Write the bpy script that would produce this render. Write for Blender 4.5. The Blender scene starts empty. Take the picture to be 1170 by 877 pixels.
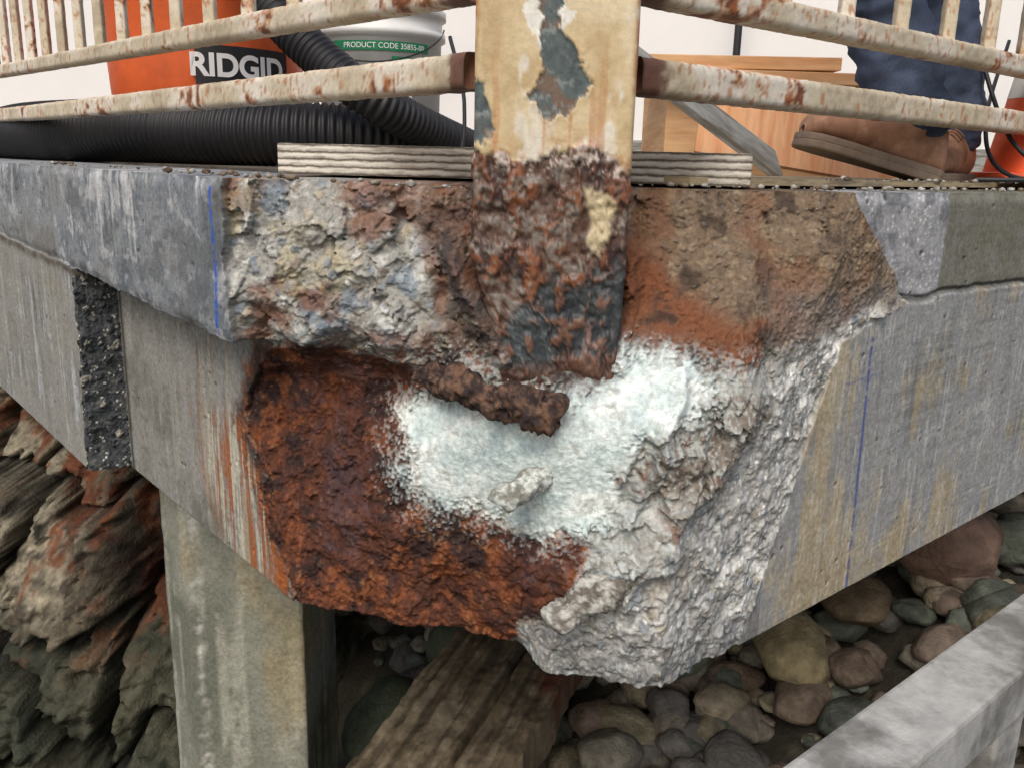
import bpy, bmesh, math, numpy as np
from mathutils import Vector, Matrix
sc=bpy.context.scene
rng=np.random.default_rng(7)
# ------------------------------------------------------------------ helpers
def lin(c):
    c=np.asarray(c,float)/255.0
    return np.where(c<=.04045,c/12.92,((c+.055)/1.055)**2.4)
_P=rng.permutation(256); _T=rng.random(256)*2-1
def vnoise(x,y,z):
    xi=np.floor(x).astype(int);yi=np.floor(y).astype(int);zi=np.floor(z).astype(int)
    fx=x-xi;fy=y-yi;fz=z-zi
    fx=fx*fx*fx*(fx*(fx*6-15)+10);fy=fy*fy*fy*(fy*(fy*6-15)+10);fz=fz*fz*fz*(fz*(fz*6-15)+10)
    def g(a,b,c): return _T[_P[(_P[(_P[(xi+a)&255]+yi+b)&255]+zi+c)&255]]
    def L(a,b,t): return a+(b-a)*t
    return L(L(L(g(0,0,0),g(1,0,0),fx),L(g(0,1,0),g(1,1,0),fx),fy),L(L(g(0,0,1),g(1,0,1),fx),L(g(0,1,1),g(1,1,1),fx),fy),fz)
def fbm(x,y,z,o=4,g=.5,seed=0):
    a=1.;s=0;n=0;x=x+seed*13.7;y=y+seed*7.3;z=z+seed*3.1
    for i in range(o):
        s=s+a*vnoise(x,y,z);n+=a;a*=g
        x,y,z=x*1.62+y*1.22+5.1,y*1.62-x*1.22+1.7,z*2.03+9.2
    return s/n
def ridged(x,y,z,o=4,seed=0):
    a=1.;s=0;n=0;x=x+seed*13.7;y=y+seed*7.3;z=z+seed*3.1
    for i in range(o):
        s=s+a*(1-2*np.abs(vnoise(x,y,z)));n+=a;a*=.5
        x,y,z=x*1.62+y*1.22+5.1,y*1.62-x*1.22+1.7,z*2.03+9.2
    return s/n
_R=rng.random((256,4))
def voro(x,y,z,seed=0,vec=False):
    x=x+seed*3.3;xi=np.floor(x).astype(int);yi=np.floor(y).astype(int);zi=np.floor(z).astype(int)
    f1=np.full(x.shape,9.);f2=np.full(x.shape,9.);idd=np.zeros(x.shape,int);fac=np.zeros(x.shape)
    for a in(-1,0,1):
        for b in(-1,0,1):
            for c in(-1,0,1):
                h=_P[(_P[(_P[(xi+a)&255]+yi+b)&255]+zi+c)&255];r=_R[h]
                ex,ey,ez=x-(xi+a+r[...,0]),y-(yi+b+r[...,1]),z-(zi+c+r[...,2])
                d=np.sqrt(ex*ex+ey*ey+ez*ez);m=d<f1
                f2=np.where(m,f1,np.minimum(f2,d));idd=np.where(m,h,idd)
                if vec: fac=np.where(m,(r[...,1]-.5)*ex*2+(r[...,0]-.5)*ey+(r[...,3]-.5)*ez*2+(r[...,2]-.5)*.6,fac)
                f1=np.where(m,d,f1)
    return (f1,f2,idd,fac) if vec else (f1,f2,idd)
def sstep(a,b,x):
    t=np.clip((x-a)/(b-a),0,1);return t*t*(3-2*t)
def sdf(px,pz,poly):
    """signed distance to a polygon on the face elevation, inside positive"""
    poly=np.array(poly,float);n=len(poly);d=np.full(px.shape,1e9);ins=np.zeros(px.shape,bool)
    for i in range(n):
        a=poly[i];b=poly[(i+1)%n];ex,ez=b-a;wx=px-a[0];wz=pz-a[1]
        t=np.clip((wx*ex+wz*ez)/(ex*ex+ez*ez+1e-12),0,1)
        d=np.minimum(d,(wx-ex*t)**2+(wz-ez*t)**2)
        c=((a[1]>pz)!=(b[1]>pz))&(px<(b[0]-a[0])*(pz-a[1])/(b[1]-a[1]+1e-12)+a[0]);ins^=c
    d=np.sqrt(d);return np.where(ins,d,-d)
def linedist(px,pz,pts):
    d=np.full(px.shape,1e9)
    for a,b in zip(pts[:-1],pts[1:]):
        ex,ez=b[0]-a[0],b[1]-a[1];wx=px-a[0];wz=pz-a[1]
        t=np.clip((wx*ex+wz*ez)/(ex*ex+ez*ez),0,1);d=np.minimum(d,np.hypot(wx-ex*t,wz-ez*t))
    return d
def link(o,parent=None):
    sc.collection.objects.link(o)
    if parent: o.parent=parent
    return o
def empty(name,loc=(0,0,0)):
    e=bpy.data.objects.new(name,None);e.location=loc;return link(e)
def mk(name,V,F,mat,col=None,parent=None,smooth=True):
    V=np.asarray(V,float);me=bpy.data.meshes.new(name)
    if isinstance(F,np.ndarray):
        k=F.shape[1];me.vertices.add(len(V));me.vertices.foreach_set("co",V.astype(np.float32).ravel())
        me.loops.add(F.size);me.loops.foreach_set("vertex_index",F.astype(np.int32).ravel())
        me.polygons.add(len(F));me.polygons.foreach_set("loop_start",np.arange(0,F.size,k,dtype=np.int32))
        me.update(calc_edges=True)
    else: me.from_pydata([tuple(v) for v in V],[],F);me.update()
    me.validate()
    me.polygons.foreach_set("use_smooth",[smooth]*len(me.polygons))
    if col is not None:
        c=me.color_attributes.new("Col","FLOAT_COLOR","POINT")
        col=np.asarray(col,float)
        if col.ndim==1: col=np.tile(col,(len(V),1))
        c.data.foreach_set("color",np.c_[np.clip(col[:,:3],0,1),np.ones(len(V))].astype(np.float32).ravel())
    me.materials.append(mat)
    return link(bpy.data.objects.new(name,me),parent)
def gridF(nr,nc):
    i=np.arange(nr*nc).reshape(nr,nc)
    return np.stack([i[:-1,:-1],i[:-1,1:],i[1:,1:],i[1:,:-1]],-1).reshape(-1,4)
def mat(name,col=None,rough=.8,scale=60,var=.25,bump=.3,dist=.002,metal=0,scale2=None,spec=.3,c2=None,stretch=(1,1,1),c2scale=6,c2lo=.45,c2hi=.6):
    m=bpy.data.materials.new(name);m.use_nodes=True;nt=m.node_tree;N=nt.nodes;Lk=nt.links.new
    b=N["Principled BSDF"];tc=N.new("ShaderNodeTexCoord");mp=N.new("ShaderNodeMapping");mp.inputs["Scale"].default_value=stretch
    Lk(tc.outputs["Object"],mp.inputs[0])
    n=N.new("ShaderNodeTexNoise");n.inputs["Scale"].default_value=scale;n.inputs["Detail"].default_value=4;n.inputs["Roughness"].default_value=.65
    Lk(mp.outputs[0],n.inputs["Vector"])
    if col is None:
        a=N.new("ShaderNodeAttribute");a.attribute_name="Col";src=a.outputs["Color"]
    else:
        a=N.new("ShaderNodeRGB");a.outputs[0].default_value=(*lin(col),1);src=a.outputs[0]
    if c2 is not None:
        n3=N.new("ShaderNodeTexNoise");n3.inputs["Scale"].default_value=c2scale;n3.inputs["Detail"].default_value=6;n3.inputs["Roughness"].default_value=.6
        Lk(mp.outputs[0],n3.inputs["Vector"]);mr3=N.new("ShaderNodeMapRange");mr3.inputs[1].default_value=c2lo;mr3.inputs[2].default_value=c2hi
        Lk(n3.outputs[0],mr3.inputs[0]);mx3=N.new("ShaderNodeMix");mx3.data_type='RGBA'
        Lk(mr3.outputs[0],mx3.inputs[0]);Lk(src,mx3.inputs[6]);mx3.inputs[7].default_value=(*lin(c2),1);src=mx3.outputs[2]
    mr=N.new("ShaderNodeMapRange");mr.inputs[1].default_value=.3;mr.inputs[2].default_value=.7;mr.inputs[3].default_value=1-var;mr.inputs[4].default_value=1+var
    Lk(n.outputs[0],mr.inputs[0])
    vm=N.new("ShaderNodeVectorMath");vm.operation='SCALE';Lk(src,vm.inputs[0]);Lk(mr.outputs[0],vm.inputs["Scale"])
    Lk(vm.outputs[0],b.inputs["Base Color"])
    b.inputs["Roughness"].default_value=rough;b.inputs["Metallic"].default_value=metal;b.inputs["Specular IOR Level"].default_value=spec
    if bump:
        n2=N.new("ShaderNodeTexNoise");n2.inputs["Scale"].default_value=scale2 or scale*2.3;n2.inputs["Detail"].default_value=3
        Lk(mp.outputs[0],n2.inputs["Vector"])
        bp=N.new("ShaderNodeBump");bp.inputs["Strength"].default_value=bump;bp.inputs["Distance"].default_value=dist
        Lk(n2.outputs[0],bp.inputs["Height"]);Lk(bp.outputs[0],b.inputs["Normal"])
    return m
def box(name,x0,x1,y0,y1,z0,z1,m,parent=None,bev=.003,rot=None,seg=2):
    bm=bmesh.new();bmesh.ops.create_cube(bm,size=1)
    for v in bm.verts: v.co=Vector(((x1-x0)*v.co.x,(y1-y0)*v.co.y,(z1-z0)*v.co.z))
    if bev: bmesh.ops.bevel(bm,geom=bm.edges[:],offset=bev,segments=seg,affect='EDGES',profile=.6)
    me=bpy.data.meshes.new(name);bm.to_mesh(me);bm.free();me.materials.append(m)
    o=bpy.data.objects.new(name,me);o.location=((x0+x1)/2,(y0+y1)/2,(z0+z1)/2)
    if rot:o.rotation_euler=rot
    return link(o,parent)
def tube(name,pts,rad,m,parent=None,seg=16,step=.02,corr=None,col=None,ns=0,colf=None,caps=True):
    pts=[np.array(q,float) for q in pts];n=len(pts);rr=[rad]*n if np.isscalar(rad) else rad
    C=[];Rr=[]
    for i in range(n-1):
        p0=pts[max(i-1,0)];p1=pts[i];p2=pts[i+1];p3=pts[min(i+2,n-1)]
        k=max(2,int(np.linalg.norm(p2-p1)/step))
        for j in range(k):
            t=j/k
            C.append(.5*((2*p1)+(-p0+p2)*t+(2*p0-5*p1+4*p2-p3)*t*t+(-p0+3*p1-3*p2+p3)*t**3));Rr.append(rr[i]*(1-t)+rr[i+1]*t)
    C.append(pts[-1]);Rr.append(rr[-1]);C=np.array(C);Rr=np.array(Rr)
    T=np.gradient(C,axis=0);T/=np.linalg.norm(T,axis=1)[:,None]+1e-9
    s=np.r_[0,np.cumsum(np.linalg.norm(np.diff(C,axis=0),axis=1))]
    if corr: Rr=Rr*(1+corr[1]*np.tanh(2.2*np.sin(2*np.pi*s/corr[0])))
    up=np.array([0,0,1.]) if abs(T[0][2])<.9 else np.array([0,1.,0])
    V=[];nrm=np.cross(T[0],up);nrm/=np.linalg.norm(nrm)
    for i in range(len(C)):
        nrm=nrm-T[i]*np.dot(nrm,T[i]);nrm/=np.linalg.norm(nrm);b=np.cross(T[i],nrm)
        a=np.linspace(0,2*np.pi,seg,endpoint=False)
        V.append(C[i]+Rr[i]*(np.cos(a)[:,None]*nrm+np.sin(a)[:,None]*b))
    V=np.concatenate(V);m_=len(C)
    if ns:
        ax=np.repeat(C,seg,axis=0);d=V-ax;V=ax+d*(1+ns*fbm(V[:,0]*42,V[:,1]*42,V[:,2]*42,3)+ns*.6*fbm(V[:,0]*150,V[:,1]*150,V[:,2]*150,2,seed=3))[:,None]
    F=[]
    for i in range(m_-1):
        for j in range(seg):
            F.append((i*seg+j,i*seg+(j+1)%seg,(i+1)*seg+(j+1)%seg,(i+1)*seg+j))
    if caps:
        F.append(tuple(range(seg-1,-1,-1)));F.append(tuple((m_-1)*seg+j for j in range(seg)))
    c=colf(V) if colf else col
    return mk(name,V,F,m,c,parent)
def revolve(name,prof,m,center,parent=None,seg=48,col=None):
    V=[];F=[]
    for r_,z in prof:
        for j in range(seg):
            a=2*math.pi*j/seg;V.append((center[0]+r_*math.cos(a),center[1]+r_*math.sin(a),center[2]+z))
    for i in range(len(prof)-1):
        for j in range(seg): F.append((i*seg+j,i*seg+(j+1)%seg,(i+1)*seg+(j+1)%seg,(i+1)*seg+j))
    return mk(name,V,F,m,col,parent)
def C(r,g,b): return lin((r,g,b))
def lay(col,c,m): return col+(np.asarray(c)-col)*m[...,None]

# ------------------------------------------------------------------ materials
M_conc=mat("weathered_concrete",None,.9,130,.28,.6,.002,scale2=480,spec=.2)
M_rock=mat("rock",None,.8,30,.35,.7,.008,scale2=90,spec=.3)
M_paintrust=mat("painted_rusted_steel",None,.5,150,.12,.3,.0012,scale2=260,spec=.4)
M_crust=mat("crust",None,.9,220,.3,.6,.002,scale2=400)

# ------------------------------------------------------------------ concrete beam with spalled corner
H=.6
CP=np.array([(-368,-2,1140),(-263,-2,1120),(-150,-4,1100),(-65,-1,1085),(54,-2,1140),(169,-10,1150),(299,-13,1180),(457,-19,1200),
(-374,-107,1140),(-264,-101,1110),(-150,-96,1090),(-63,-93,1070),(59,-98,1150),(168,-91,1120),(285,-86,1110),(424,-87,1160),(520,-110,1240),
(-368,-212,1140),(-265,-208,1100),(-161,-205,1080),(-60,-198,1055),(59,-190,1090),(115,-190,1080),(59,-226,1018),(164,-179,1050),(280,-165,1060),(419,-179,1140),
(-330,-238,1200),(-250,-236,1170),(-170,-232,1130),(-367,-299,1240),(-298,-292,1215),(-174,-274,1160),(-109,-253,1110),
(-324,-369,1210),(-224,-351,1155),(-130,-326,1095),(-25,-290,1030),(59,-289,1000),(141,-265,1000),(224,-263,1000),(309,-272,1040),(395,-288,1100),
(-362,-499,1200),(-219,-465,1125),(-94,-445,1085),(21,-420,1040),(127,-388,1000),(209,-389,980),(288,-395,1000),(349,-427,1050),
(-291,-597,1150),(-155,-568,1095),(-32,-556,1060),(67,-508,1000),(149,-484,960),(236,-499,970),(311,-536,1020),
(-184,-598,1128),(-58,-598,1098),(26,-598,1056),(48,-600,1000),(125,-598,978),(211,-598,968),(307,-598,1027)],float)/1000
A=CP[:,:2]
def K(Pq,Q): return np.sqrt(((Pq[:,None]-Q[None])**2).sum(-1)+4e-5)
n=len(A);Mx=np.zeros((n+3,n+3));Mx[:n,:n]=K(A,A)-np.eye(n)*.004;Mx[:n,n]=1;Mx[:n,n+1:]=A;Mx[n,:n]=1;Mx[n+1:,:n]=A.T
w=np.linalg.solve(Mx,np.r_[CP[:,2],0,0,0])
def rbf(x,z):
    out=np.empty(x.size);Pq=np.c_[x.ravel(),z.ravel()]
    for i in range(0,len(Pq),20000):
        q=Pq[i:i+20000];out[i:i+20000]=K(q,A)@w[:n]+w[n]+q@w[n+1:]
    return out.reshape(x.shape)
SP=[(-.368,.05),(-.374,-.107),(-.368,-.216),(-.33,-.222),(-.375,-.287),(-.40,-.34),(-.37,-.437),(-.352,-.504),(-.325,-.555),(-.285,-.66),(.31,-.66),(.332,-.55),(.346,-.511),(.387,-.397),(.421,-.292),(.456,-.2),(.592,-.158),(.517,-.082),(.46,-.021),(.455,.05)]
xs=np.concatenate([np.arange(-2.6,-1.9,.03),np.arange(-1.9,-1.0,.006),np.arange(-1.0,-.88,.0032),np.arange(-.88,-.77,.001),np.arange(-.77,-.5,.003),np.arange(-.5,.62,.0015),np.arange(.62,1.25,.0032),np.arange(1.25,2.6,.03)])
zs=np.linspace(0,-H,400)
X,Z=np.meshgrid(xs,zs)
jit=.010*fbm(X*0,X*0,Z*18,4,seed=8)
jl=jit*1.2-.016*sstep(-.25,-.6,Z)
def base(X,Z):
    ax=np.abs(X)
    outer=.685+1.166*ax; rec=.8+1.166*ax
    xa=-.840+jl;xb=-.785+jit*.3
    low=np.where(X<xa,outer,np.where(X>xb,rec,outer+(rec-outer)*np.clip((X-xa)/(xb-xa),0,1)))
    ledge=np.interp(X,[-2.6,-1.42,-.9,-.5,-.37],[-.15,-.163,-.185,-.208,-.214])+.006*fbm(X*25,Z*0,Z*0,4,seed=3)
    YL=np.where(Z>ledge,outer,low)
    led2=np.interp(X,[.5,.6,.7,.92,1.5],[-.15,-.158,-.153,-.16,-.16])+.008*fbm(X*18,Z*0,Z*0,4,seed=4)
    up=sstep(-.004,.004,Z-led2)
    YR=.8+.851*ax+up*.012+up*.035*sstep(.67,.48,X+.02*fbm(X*20,Z*20,Z*0,2,seed=9))
    return np.where(X<0,YL,YR),ledge,led2
Yb,ledge,led2=base(X,Z)
dx=fbm(X*22,Z*22,X*0,5,.55,seed=1)*.014;dz=fbm(X*22,Z*22,X*0+5,5,.55,seed=2)*.012
jag=.8+1.8*sstep(-.23,-.27,Z)*(X<0)
sdS=sdf(X+dx*jag,Z+dz*jag*.5,SP)
spall=sstep(-.001,.003,sdS)
Yr=rbf(X+dx*.25,Z+dz*.25)
Ypl=np.where(X<0,Yb+.002,.802+.851*X)
Yr2=np.maximum(Yr,Ypl)
rimL=sstep(.0,.03,sdS);Yr2=np.where((X<-.28)&(Z<-.26),Yb+(Yr2-Yb)*rimL,Yr2)
Y0=np.where(spall>0,Yb*(1-spall)+Yr2*spall,Yb)
Xd,Zd=X+dx,Z+dz
rust_p=[(-.372,-.235),(-.30,-.222),(-.248,-.219),(-.15,-.222),(-.112,-.25),(-.13,-.296),(-.14,-.353),(-.118,-.398),(-.07,-.413),(.021,-.42),(.096,-.413),(.102,-.454),(.067,-.508),(.025,-.555),(.0,-.66),(-.29,-.66),(-.361,-.525),(-.384,-.452),(-.43,-.379),(-.40,-.29)]
white_p=[(-.145,-.299),(-.121,-.272),(-.027,-.25),(.059,-.246),(.102,-.215),(.150,-.185),(.215,-.200),(.24,-.225),(.212,-.263),(.162,-.284),(.137,-.307),(.125,-.364),(.117,-.400),(.064,-.419),(-.023,-.409),(-.094,-.412),(-.141,-.384)]
crush_p=[(.434,-.185),(.52,-.161),(.49,-.205),(.44,-.31),(.40,-.382),(.37,-.467),(.36,-.66),(-.01,-.66),(.025,-.561),(.078,-.517),(.15,-.496),(.189,-.432),(.263,-.35),(.309,-.272),(.347,-.214)]
dirt_p=[(.152,.05),(.47,.05),(.502,-.079),(.58,-.15),(.434,-.185),(.346,-.192),(.258,-.195),(.184,-.188),(.144,-.162)]
rustU_p=[(-.12,.03),(-.05,.05),(.14,.05),(.135,-.1),(.138,-.2),(.059,-.232),(.016,-.266),(-.072,-.268),(-.144,-.225),(-.09,-.17),(-.074,-.14),(-.1,-.076)]
rustR_p=[(.125,-.03),(.165,-.06),(.205,-.11),(.25,-.14),(.32,-.175),(.31,-.205),(.24,-.215),(.184,-.205),(.125,-.2)]
brown_p=[(.162,-.284),(.224,-.24),(.295,-.23),(.323,-.27),(.274,-.331),(.207,-.357),(.15,-.36)]
def pm(poly,wd=.004,amp=1.,off=0): return sstep(-wd,wd,sdf(X+dx*amp,Z+dz*amp,poly)+off)*spall
g1=fbm(X*260,Y0*260,Z*260,2,seed=5)
n1=fbm(X*7,Y0*7,Z*7,5,.6,seed=31);n2=fbm(X*30,Y0*30,Z*30,5,.62,seed=32);n3=fbm(X*90,Y0*90,Z*90,4,.65,seed=33)
sdr=sdf(X+dx*2.4,Z+dz*2.4,rust_p)
rust=sstep(-.008,.008,sdr+.006*n3)*spall
rustF=sstep(-.022,.01,sdr+.016*n2+.010*n3)*(1-spall)*(Z<ledge-.01)*(X<0)
crush=pm(crush_p,.012,1.4);dirt=pm(dirt_p,.016,1.8);rustU=pm(rustU_p,.014,2.2);rustR=pm(rustR_p,.018,2.2);brown=pm(brown_p,.016,1.8)
sdw=sdf(X+dx*1.8,Z+dz*1.8,white_p)
white=np.clip(sstep(-.020,.016,sdw+.018*g1+.014*n3),0,1)*spall
# surface relief
V1,V2,vid=voro(X*62+.5*n3,Y0*62,Z*62+.5*n3);stone=sstep(.50,.36,V1)*(_R[vid,3]>.45)
W1,W2,wid=voro(X*150+.4*n3,Y0*150,Z*150,seed=2);ston2=sstep(.45,.33,W1)*(_R[wid,3]>.6)
B1,B2,bid,fc1=voro(X*17+.35*n2,Y0*17,Z*17+.35*n2,seed=4,vec=True)
D1,D2,did_,fc2=voro(X*46+.35*n3,Y0*46,Z*46+.35*n3,seed=6,vec=True)
lump=fbm(X*14,Y0*14,Z*14,5,seed=6);lump2=fbm(X*45,Y0*45,Z*45,4,.6,seed=7);rid=ridged(X*20,Y0*20,Z*20,4,seed=8)
concU=spall*(1-np.clip(rust+crush+dirt+rustU+white,0,1))
out=(1-spall)*(.0012*fbm(X*30,Y0*30,Z*30,4,seed=12)+.0004*n3)
P1,P2,pid=voro(X*42,Y0*42,Z*42,seed=7);pit2=sstep(.22,.1,P1)*(_R[pid,3]>.84)*(1-spall)
out-=.003*pit2
out+=spall*(.014*lump+.005*lump2)
out+=concU*(.018*fc1+.005*fc2+.0025*stone+.001*g1+.004*rid)
out+=dirt*(.008*fc1*sstep(-.12,-.02,Z)+.004*rid+.002*ston2+.0022*g1)
out+=rust*(.006*rid+.005*lump2+.002*fc2+.0022*g1)
out+=rustF*(.004+.004*lump2+.002*g1)
out+=crush*(.003*fc1+.0012*fc2+.0024*stone+.0014*g1+.007*lump2)
out+=rustU*(.010*rid+.006*fc2+.0025*g1)
out+=white*(.005-.0045*lump2+.0012*n3+.0009*g1)-white*.008*lump
out+=brown*(.005*fc1+.003*fc2+.003*stone+.006*rid)
for pts,hh,wd in [([(.30,-.245),(.27,-.31),(.20,-.385),(.13,-.45)],.020,.020),([(.20,-.22),(.175,-.3),(.15,-.37),(.11,-.42)],.016,.010),([(-.37,-.3),(-.3,-.42),(-.2,-.5),(-.05,-.54)],-.012,.05),([(-.1,-.24),(-.06,-.262)],-.018,.014),
    ([(-.072,-.09),(-.050,-.14),(-.026,-.178),(-.008,-.205)],.046,.016),([(.15,-.09),(.145,-.14),(.135,-.2)],.025,.014),([(.17,-.30),(.145,-.36)],-.02,.010)]:
    d=linedist(Xd,Zd,pts);out+=hh*np.exp(-(d/wd)**2)*spall
lip=np.exp(-((Z-ledge)/.010)**2)*(X<-.3)*(Z>ledge);out-=(1-spall)*lip*(.006+.012*np.clip(fbm(X*20,Z*20,X*0,3,seed=21),0,1))
crk=np.exp(-((Z-led2)/.0035)**2)*(X>.45);out-=(1-spall)*crk*.012
topchip=np.exp(-(Z/.010)**2);out-=topchip*(.004+.016*np.clip(fbm(X*16,Y0*16,Z*0,4,seed=22)+.1,0,1))
strip=((X>-.850+jl)&(X<-.781+jit*.3)&(Z<ledge)).astype(float)
out+=strip*(.006*stone+.006*lump2+.002*g1)
Yf=Y0-out
# --- colour
sL=X<0
vst=fbm(X*70,Y0*70,Z*5,4,.6,seed=34);hst=fbm(X*4,Y0*4,Z*160,4,.6,seed=35);vs2=fbm(X*160,Y0*160,Z*9,3,.6,seed=36);hs2=fbm((X+Z*.25)*12,Y0*12,(Z-X*.15)*230,3,.6,seed=37)
up=(Z>ledge)&sL
lo=(~up)&sL
col=np.zeros(X.shape+(3,))+C(140,145,148)
col=lay(col,C(98,106,114),sstep(-.15,.35,n1+.4*n3+.2*n2)*.8)
col=lay(col,C(184,186,188),sstep(.10,.42,n2+.5*n1)*.7)
col=lay(col,C(110,104,94),sstep(.1,.5,-n1+.4*vst)*.55)
col=lay(col,C(84,88,92),up*sstep(.1,.35,fbm(X*12,Y0*12,Z*20,5,.65,seed=38))*.55)
col=lay(col,C(150,146,132),(lo*1.)*np.clip(.5+.3*n1,0,1))
col=lay(col,C(92,92,84),(lo*1.)*sstep(.0,.45,n2*.6+n1*.7)*.7)
col=lay(col,C(180,176,160),(lo*1.)*sstep(.1,.45,vst-.3*n1)*.35)
col=lay(col,C(210,212,212),sstep(.22,.5,vst*.6+n1*.6)*(Z>-.14)*.6*(X<-.4))
col=lay(col,C(186,192,198),sstep(.10,.5,.6*vst+n1*.6+.4*n2)*(X<-.842)*(Z<-.1)*.7)
rt=(X>.35)*1.
col=lay(col,C(164,165,162),rt*.6)
col=lay(col,C(132,137,142),rt*sstep(-.1,.4,hs2+.3*n1)*.5)
col=lay(col,C(112,114,113),rt*sstep(.0,.45,hst*.6+.9*n1+.3*n2)*.6)
col=lay(col,C(184,166,124),rt*sstep(-.15,.35,.4*vst+.7*n1+.2*n2+.55*np.exp(-((X-.46)/.06)**2)-.22+.25*sstep(-.3,-.55,Z)*(X<.8))*.6*(Z<led2))
col=lay(col,C(204,206,204),rt*sstep(.15,.5,.8*vs2+.5*n2)*.4)
col=lay(col,C(98,98,94),rt*sstep(.2,.5,-vst+.4*n3)*.35)
col=lay(col,C(112,110,92),rt*(Z>led2)*(X>.667)*np.clip(.7+.3*n2,0,1))
col=lay(col,C(156,158,162),rt*(Z>led2)*(X<.667)*.8);col=lay(col,C(210,212,212),rt*(Z>led2)*(X<.667)*ston2*.7);col=lay(col,C(104,108,114),rt*(Z>led2)*(X<.667)*sstep(.0,.35,n2)*.8)
col=lay(col,C(60,58,52),crk*.8*(X>.5))
col=lay(col,C(70,68,64),pit2*.7)
col=col*(1+.16*n3+.09*g1)[...,None]
col=lay(col,C(66,70,74),strip);col=lay(col,C(104,106,104),strip*sstep(0,.4,n3)*.6);col=lay(col,C(200,198,188),strip*ston2*(_R[wid,1]>.5)*.85);col=lay(col,C(168,164,152),strip*stone*(_R[vid,1]>.7)*.8)
col=lay(col,C(40,40,38),np.exp(-((X+.774-jit*.3)/.006)**2)*(Z<ledge)*.85)  # shadow gap right of the strip, laid in as dark colour
col=lay(col,C(84,78,68),np.exp(-((Z-ledge+.008)/.010)**2)*lo*np.clip(.7+n2,0,1))
agg=np.zeros(X.shape+(3,))+C(156,156,150)
agg=lay(agg,C(198,200,196),sstep(-.1,.35,n2)*.8)
agg=lay(agg,C(126,112,94),sstep(.15,.5,-n1+.4*n3)*.7)
agg=lay(agg,C(188,178,144),sstep(.2,.5,fbm(X*18,Y0*18,Z*18,3,seed=41))*.55)
pal=np.array([C(196,198,194),C(118,130,142),C(158,158,154),C(98,106,114),C(176,166,144),C(210,212,210),C(138,148,158),C(122,112,100)])
agg=agg+(pal[vid%8]-agg)*(stone*.75)[...,None];agg=agg+(pal[wid%8]-agg)*(ston2*(1-stone)*.5)[...,None]
agg=agg+(C(112,130,148)-agg)*(sstep(.42,.3,B1)*(_R[bid,3]>.6)*.6)[...,None]
agg=lay(agg,C(84,78,70),sstep(.10,.0,B2-B1)*sstep(-.1,.3,n2)*.6)
col=col+(agg-col)*spall[...,None]
crev=sstep(-.05,-.6,rid)
col=lay(col,C(96,80,66),concU*crev*.6)
col=lay(col,C(122,80,56),concU*sstep(.15,.5,fbm(X*16,Y0*16,Z*16,4,seed=43)+.3*np.exp(-((X+.1)/.10)**2))*.75)
dc=np.zeros(X.shape+(3,))+C(114,97,79);dc=lay(dc,C(140,124,100),sstep(0,.5,n3));dc=lay(dc,C(72,59,48),sstep(.0,.45,-n2+.2*n1));dc=lay(dc,C(146,144,138),ston2*.3*(_R[wid,2]>.6));dc=lay(dc,C(116,80,56),sstep(.05,.4,fbm(X*14,Y0*14,Z*14,4,seed=44)+.3*sstep(.4,.15,X))*.7)
dc=lay(dc,C(140,135,130),sstep(-.08,-.2,Z+.04*n2)*sstep(.28,.40,X)*.65)
col=col+(dc-col)*(dirt*.95)[...,None]
rc=np.zeros(X.shape+(3,))+C(86,54,42)
rc=lay(rc,C(122,72,46),sstep(.05,.4,n2+.5*n3+.2*n1)*.9);rc=lay(rc,C(56,42,40),sstep(-.05,.35,-n2+.5*n1-.02));rc=lay(rc,C(80,66,70),sstep(.15,.45,-n1+.6*n3)*.6);rc=lay(rc,C(152,106,70),sstep(.3,.55,n3+.3*n1)*.5)
rc=lay(rc,C(44,32,30),sstep(.1,-.5,rid)*.5);rc=rc*(1+.25*g1)[...,None]
ro=lay(rc,C(152,90,50),sstep(-.1,.35,n2+.3*n3)*np.exp(-np.clip(sdr,0,1)/.018)*.55)
col=col+(ro-col)*rust[...,None];col=col+(ro-col)*(rustF*.92)[...,None]
ru=np.zeros(X.shape+(3,))+C(94,70,58);ru=lay(ru,C(132,84,56),sstep(0.05,.45,n2)*.9);ru=lay(ru,C(56,46,44),sstep(.0,.4,-n2));ru=lay(ru,C(140,130,116),sstep(.1,.5,n3-n1*.4)*.7)
col=col+(ru-col)*(rustU*.9)[...,None];col=lay(col,C(118,74,50),rustR*sstep(-.5,.15,n2+.1)*.92);col=lay(col,C(68,50,44),rustR*sstep(.0,.35,-n2)*.8)
cc=np.zeros(X.shape+(3,))+C(172,172,168);cc=lay(cc,C(212,212,208),sstep(-.05,.4,n2));cc=lay(cc,C(120,122,122),sstep(.0,.4,-n3+.3*n1)*.9);cc=cc+(pal[vid%8]-cc)*(stone*.7*(_R[vid,1]>.3))[...,None];cc=lay(cc,C(236,235,230),ston2*.75*(_R[wid,2]>.5));cc=lay(cc,C(88,90,92),ston2*.7*(_R[wid,2]<.25))
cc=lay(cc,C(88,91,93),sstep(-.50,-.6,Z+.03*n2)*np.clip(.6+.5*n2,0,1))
cc=lay(cc,C(150,140,122),sstep(.15,.4,n1)*.4)
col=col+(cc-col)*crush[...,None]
bc=np.zeros(X.shape+(3,))+C(122,114,104);bc=lay(bc,C(152,146,134),stone*.7);bc=lay(bc,C(112,80,62),sstep(0,.4,n2));bc=lay(bc,C(72,64,58),sstep(.1,.4,-n2))
col=col+(bc-col)*(brown*.9)[...,None]
wc=np.zeros(X.shape+(3,))+C(208,223,221);wc=lay(wc,C(228,237,234),sstep(-.1,.4,n2));wc=lay(wc,C(172,192,196),sstep(.12,.5,-n2+.3*n1)*.8);wc=lay(wc,C(160,160,150),sstep(.25,.5,-n3+.5*n2)*.5)
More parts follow.
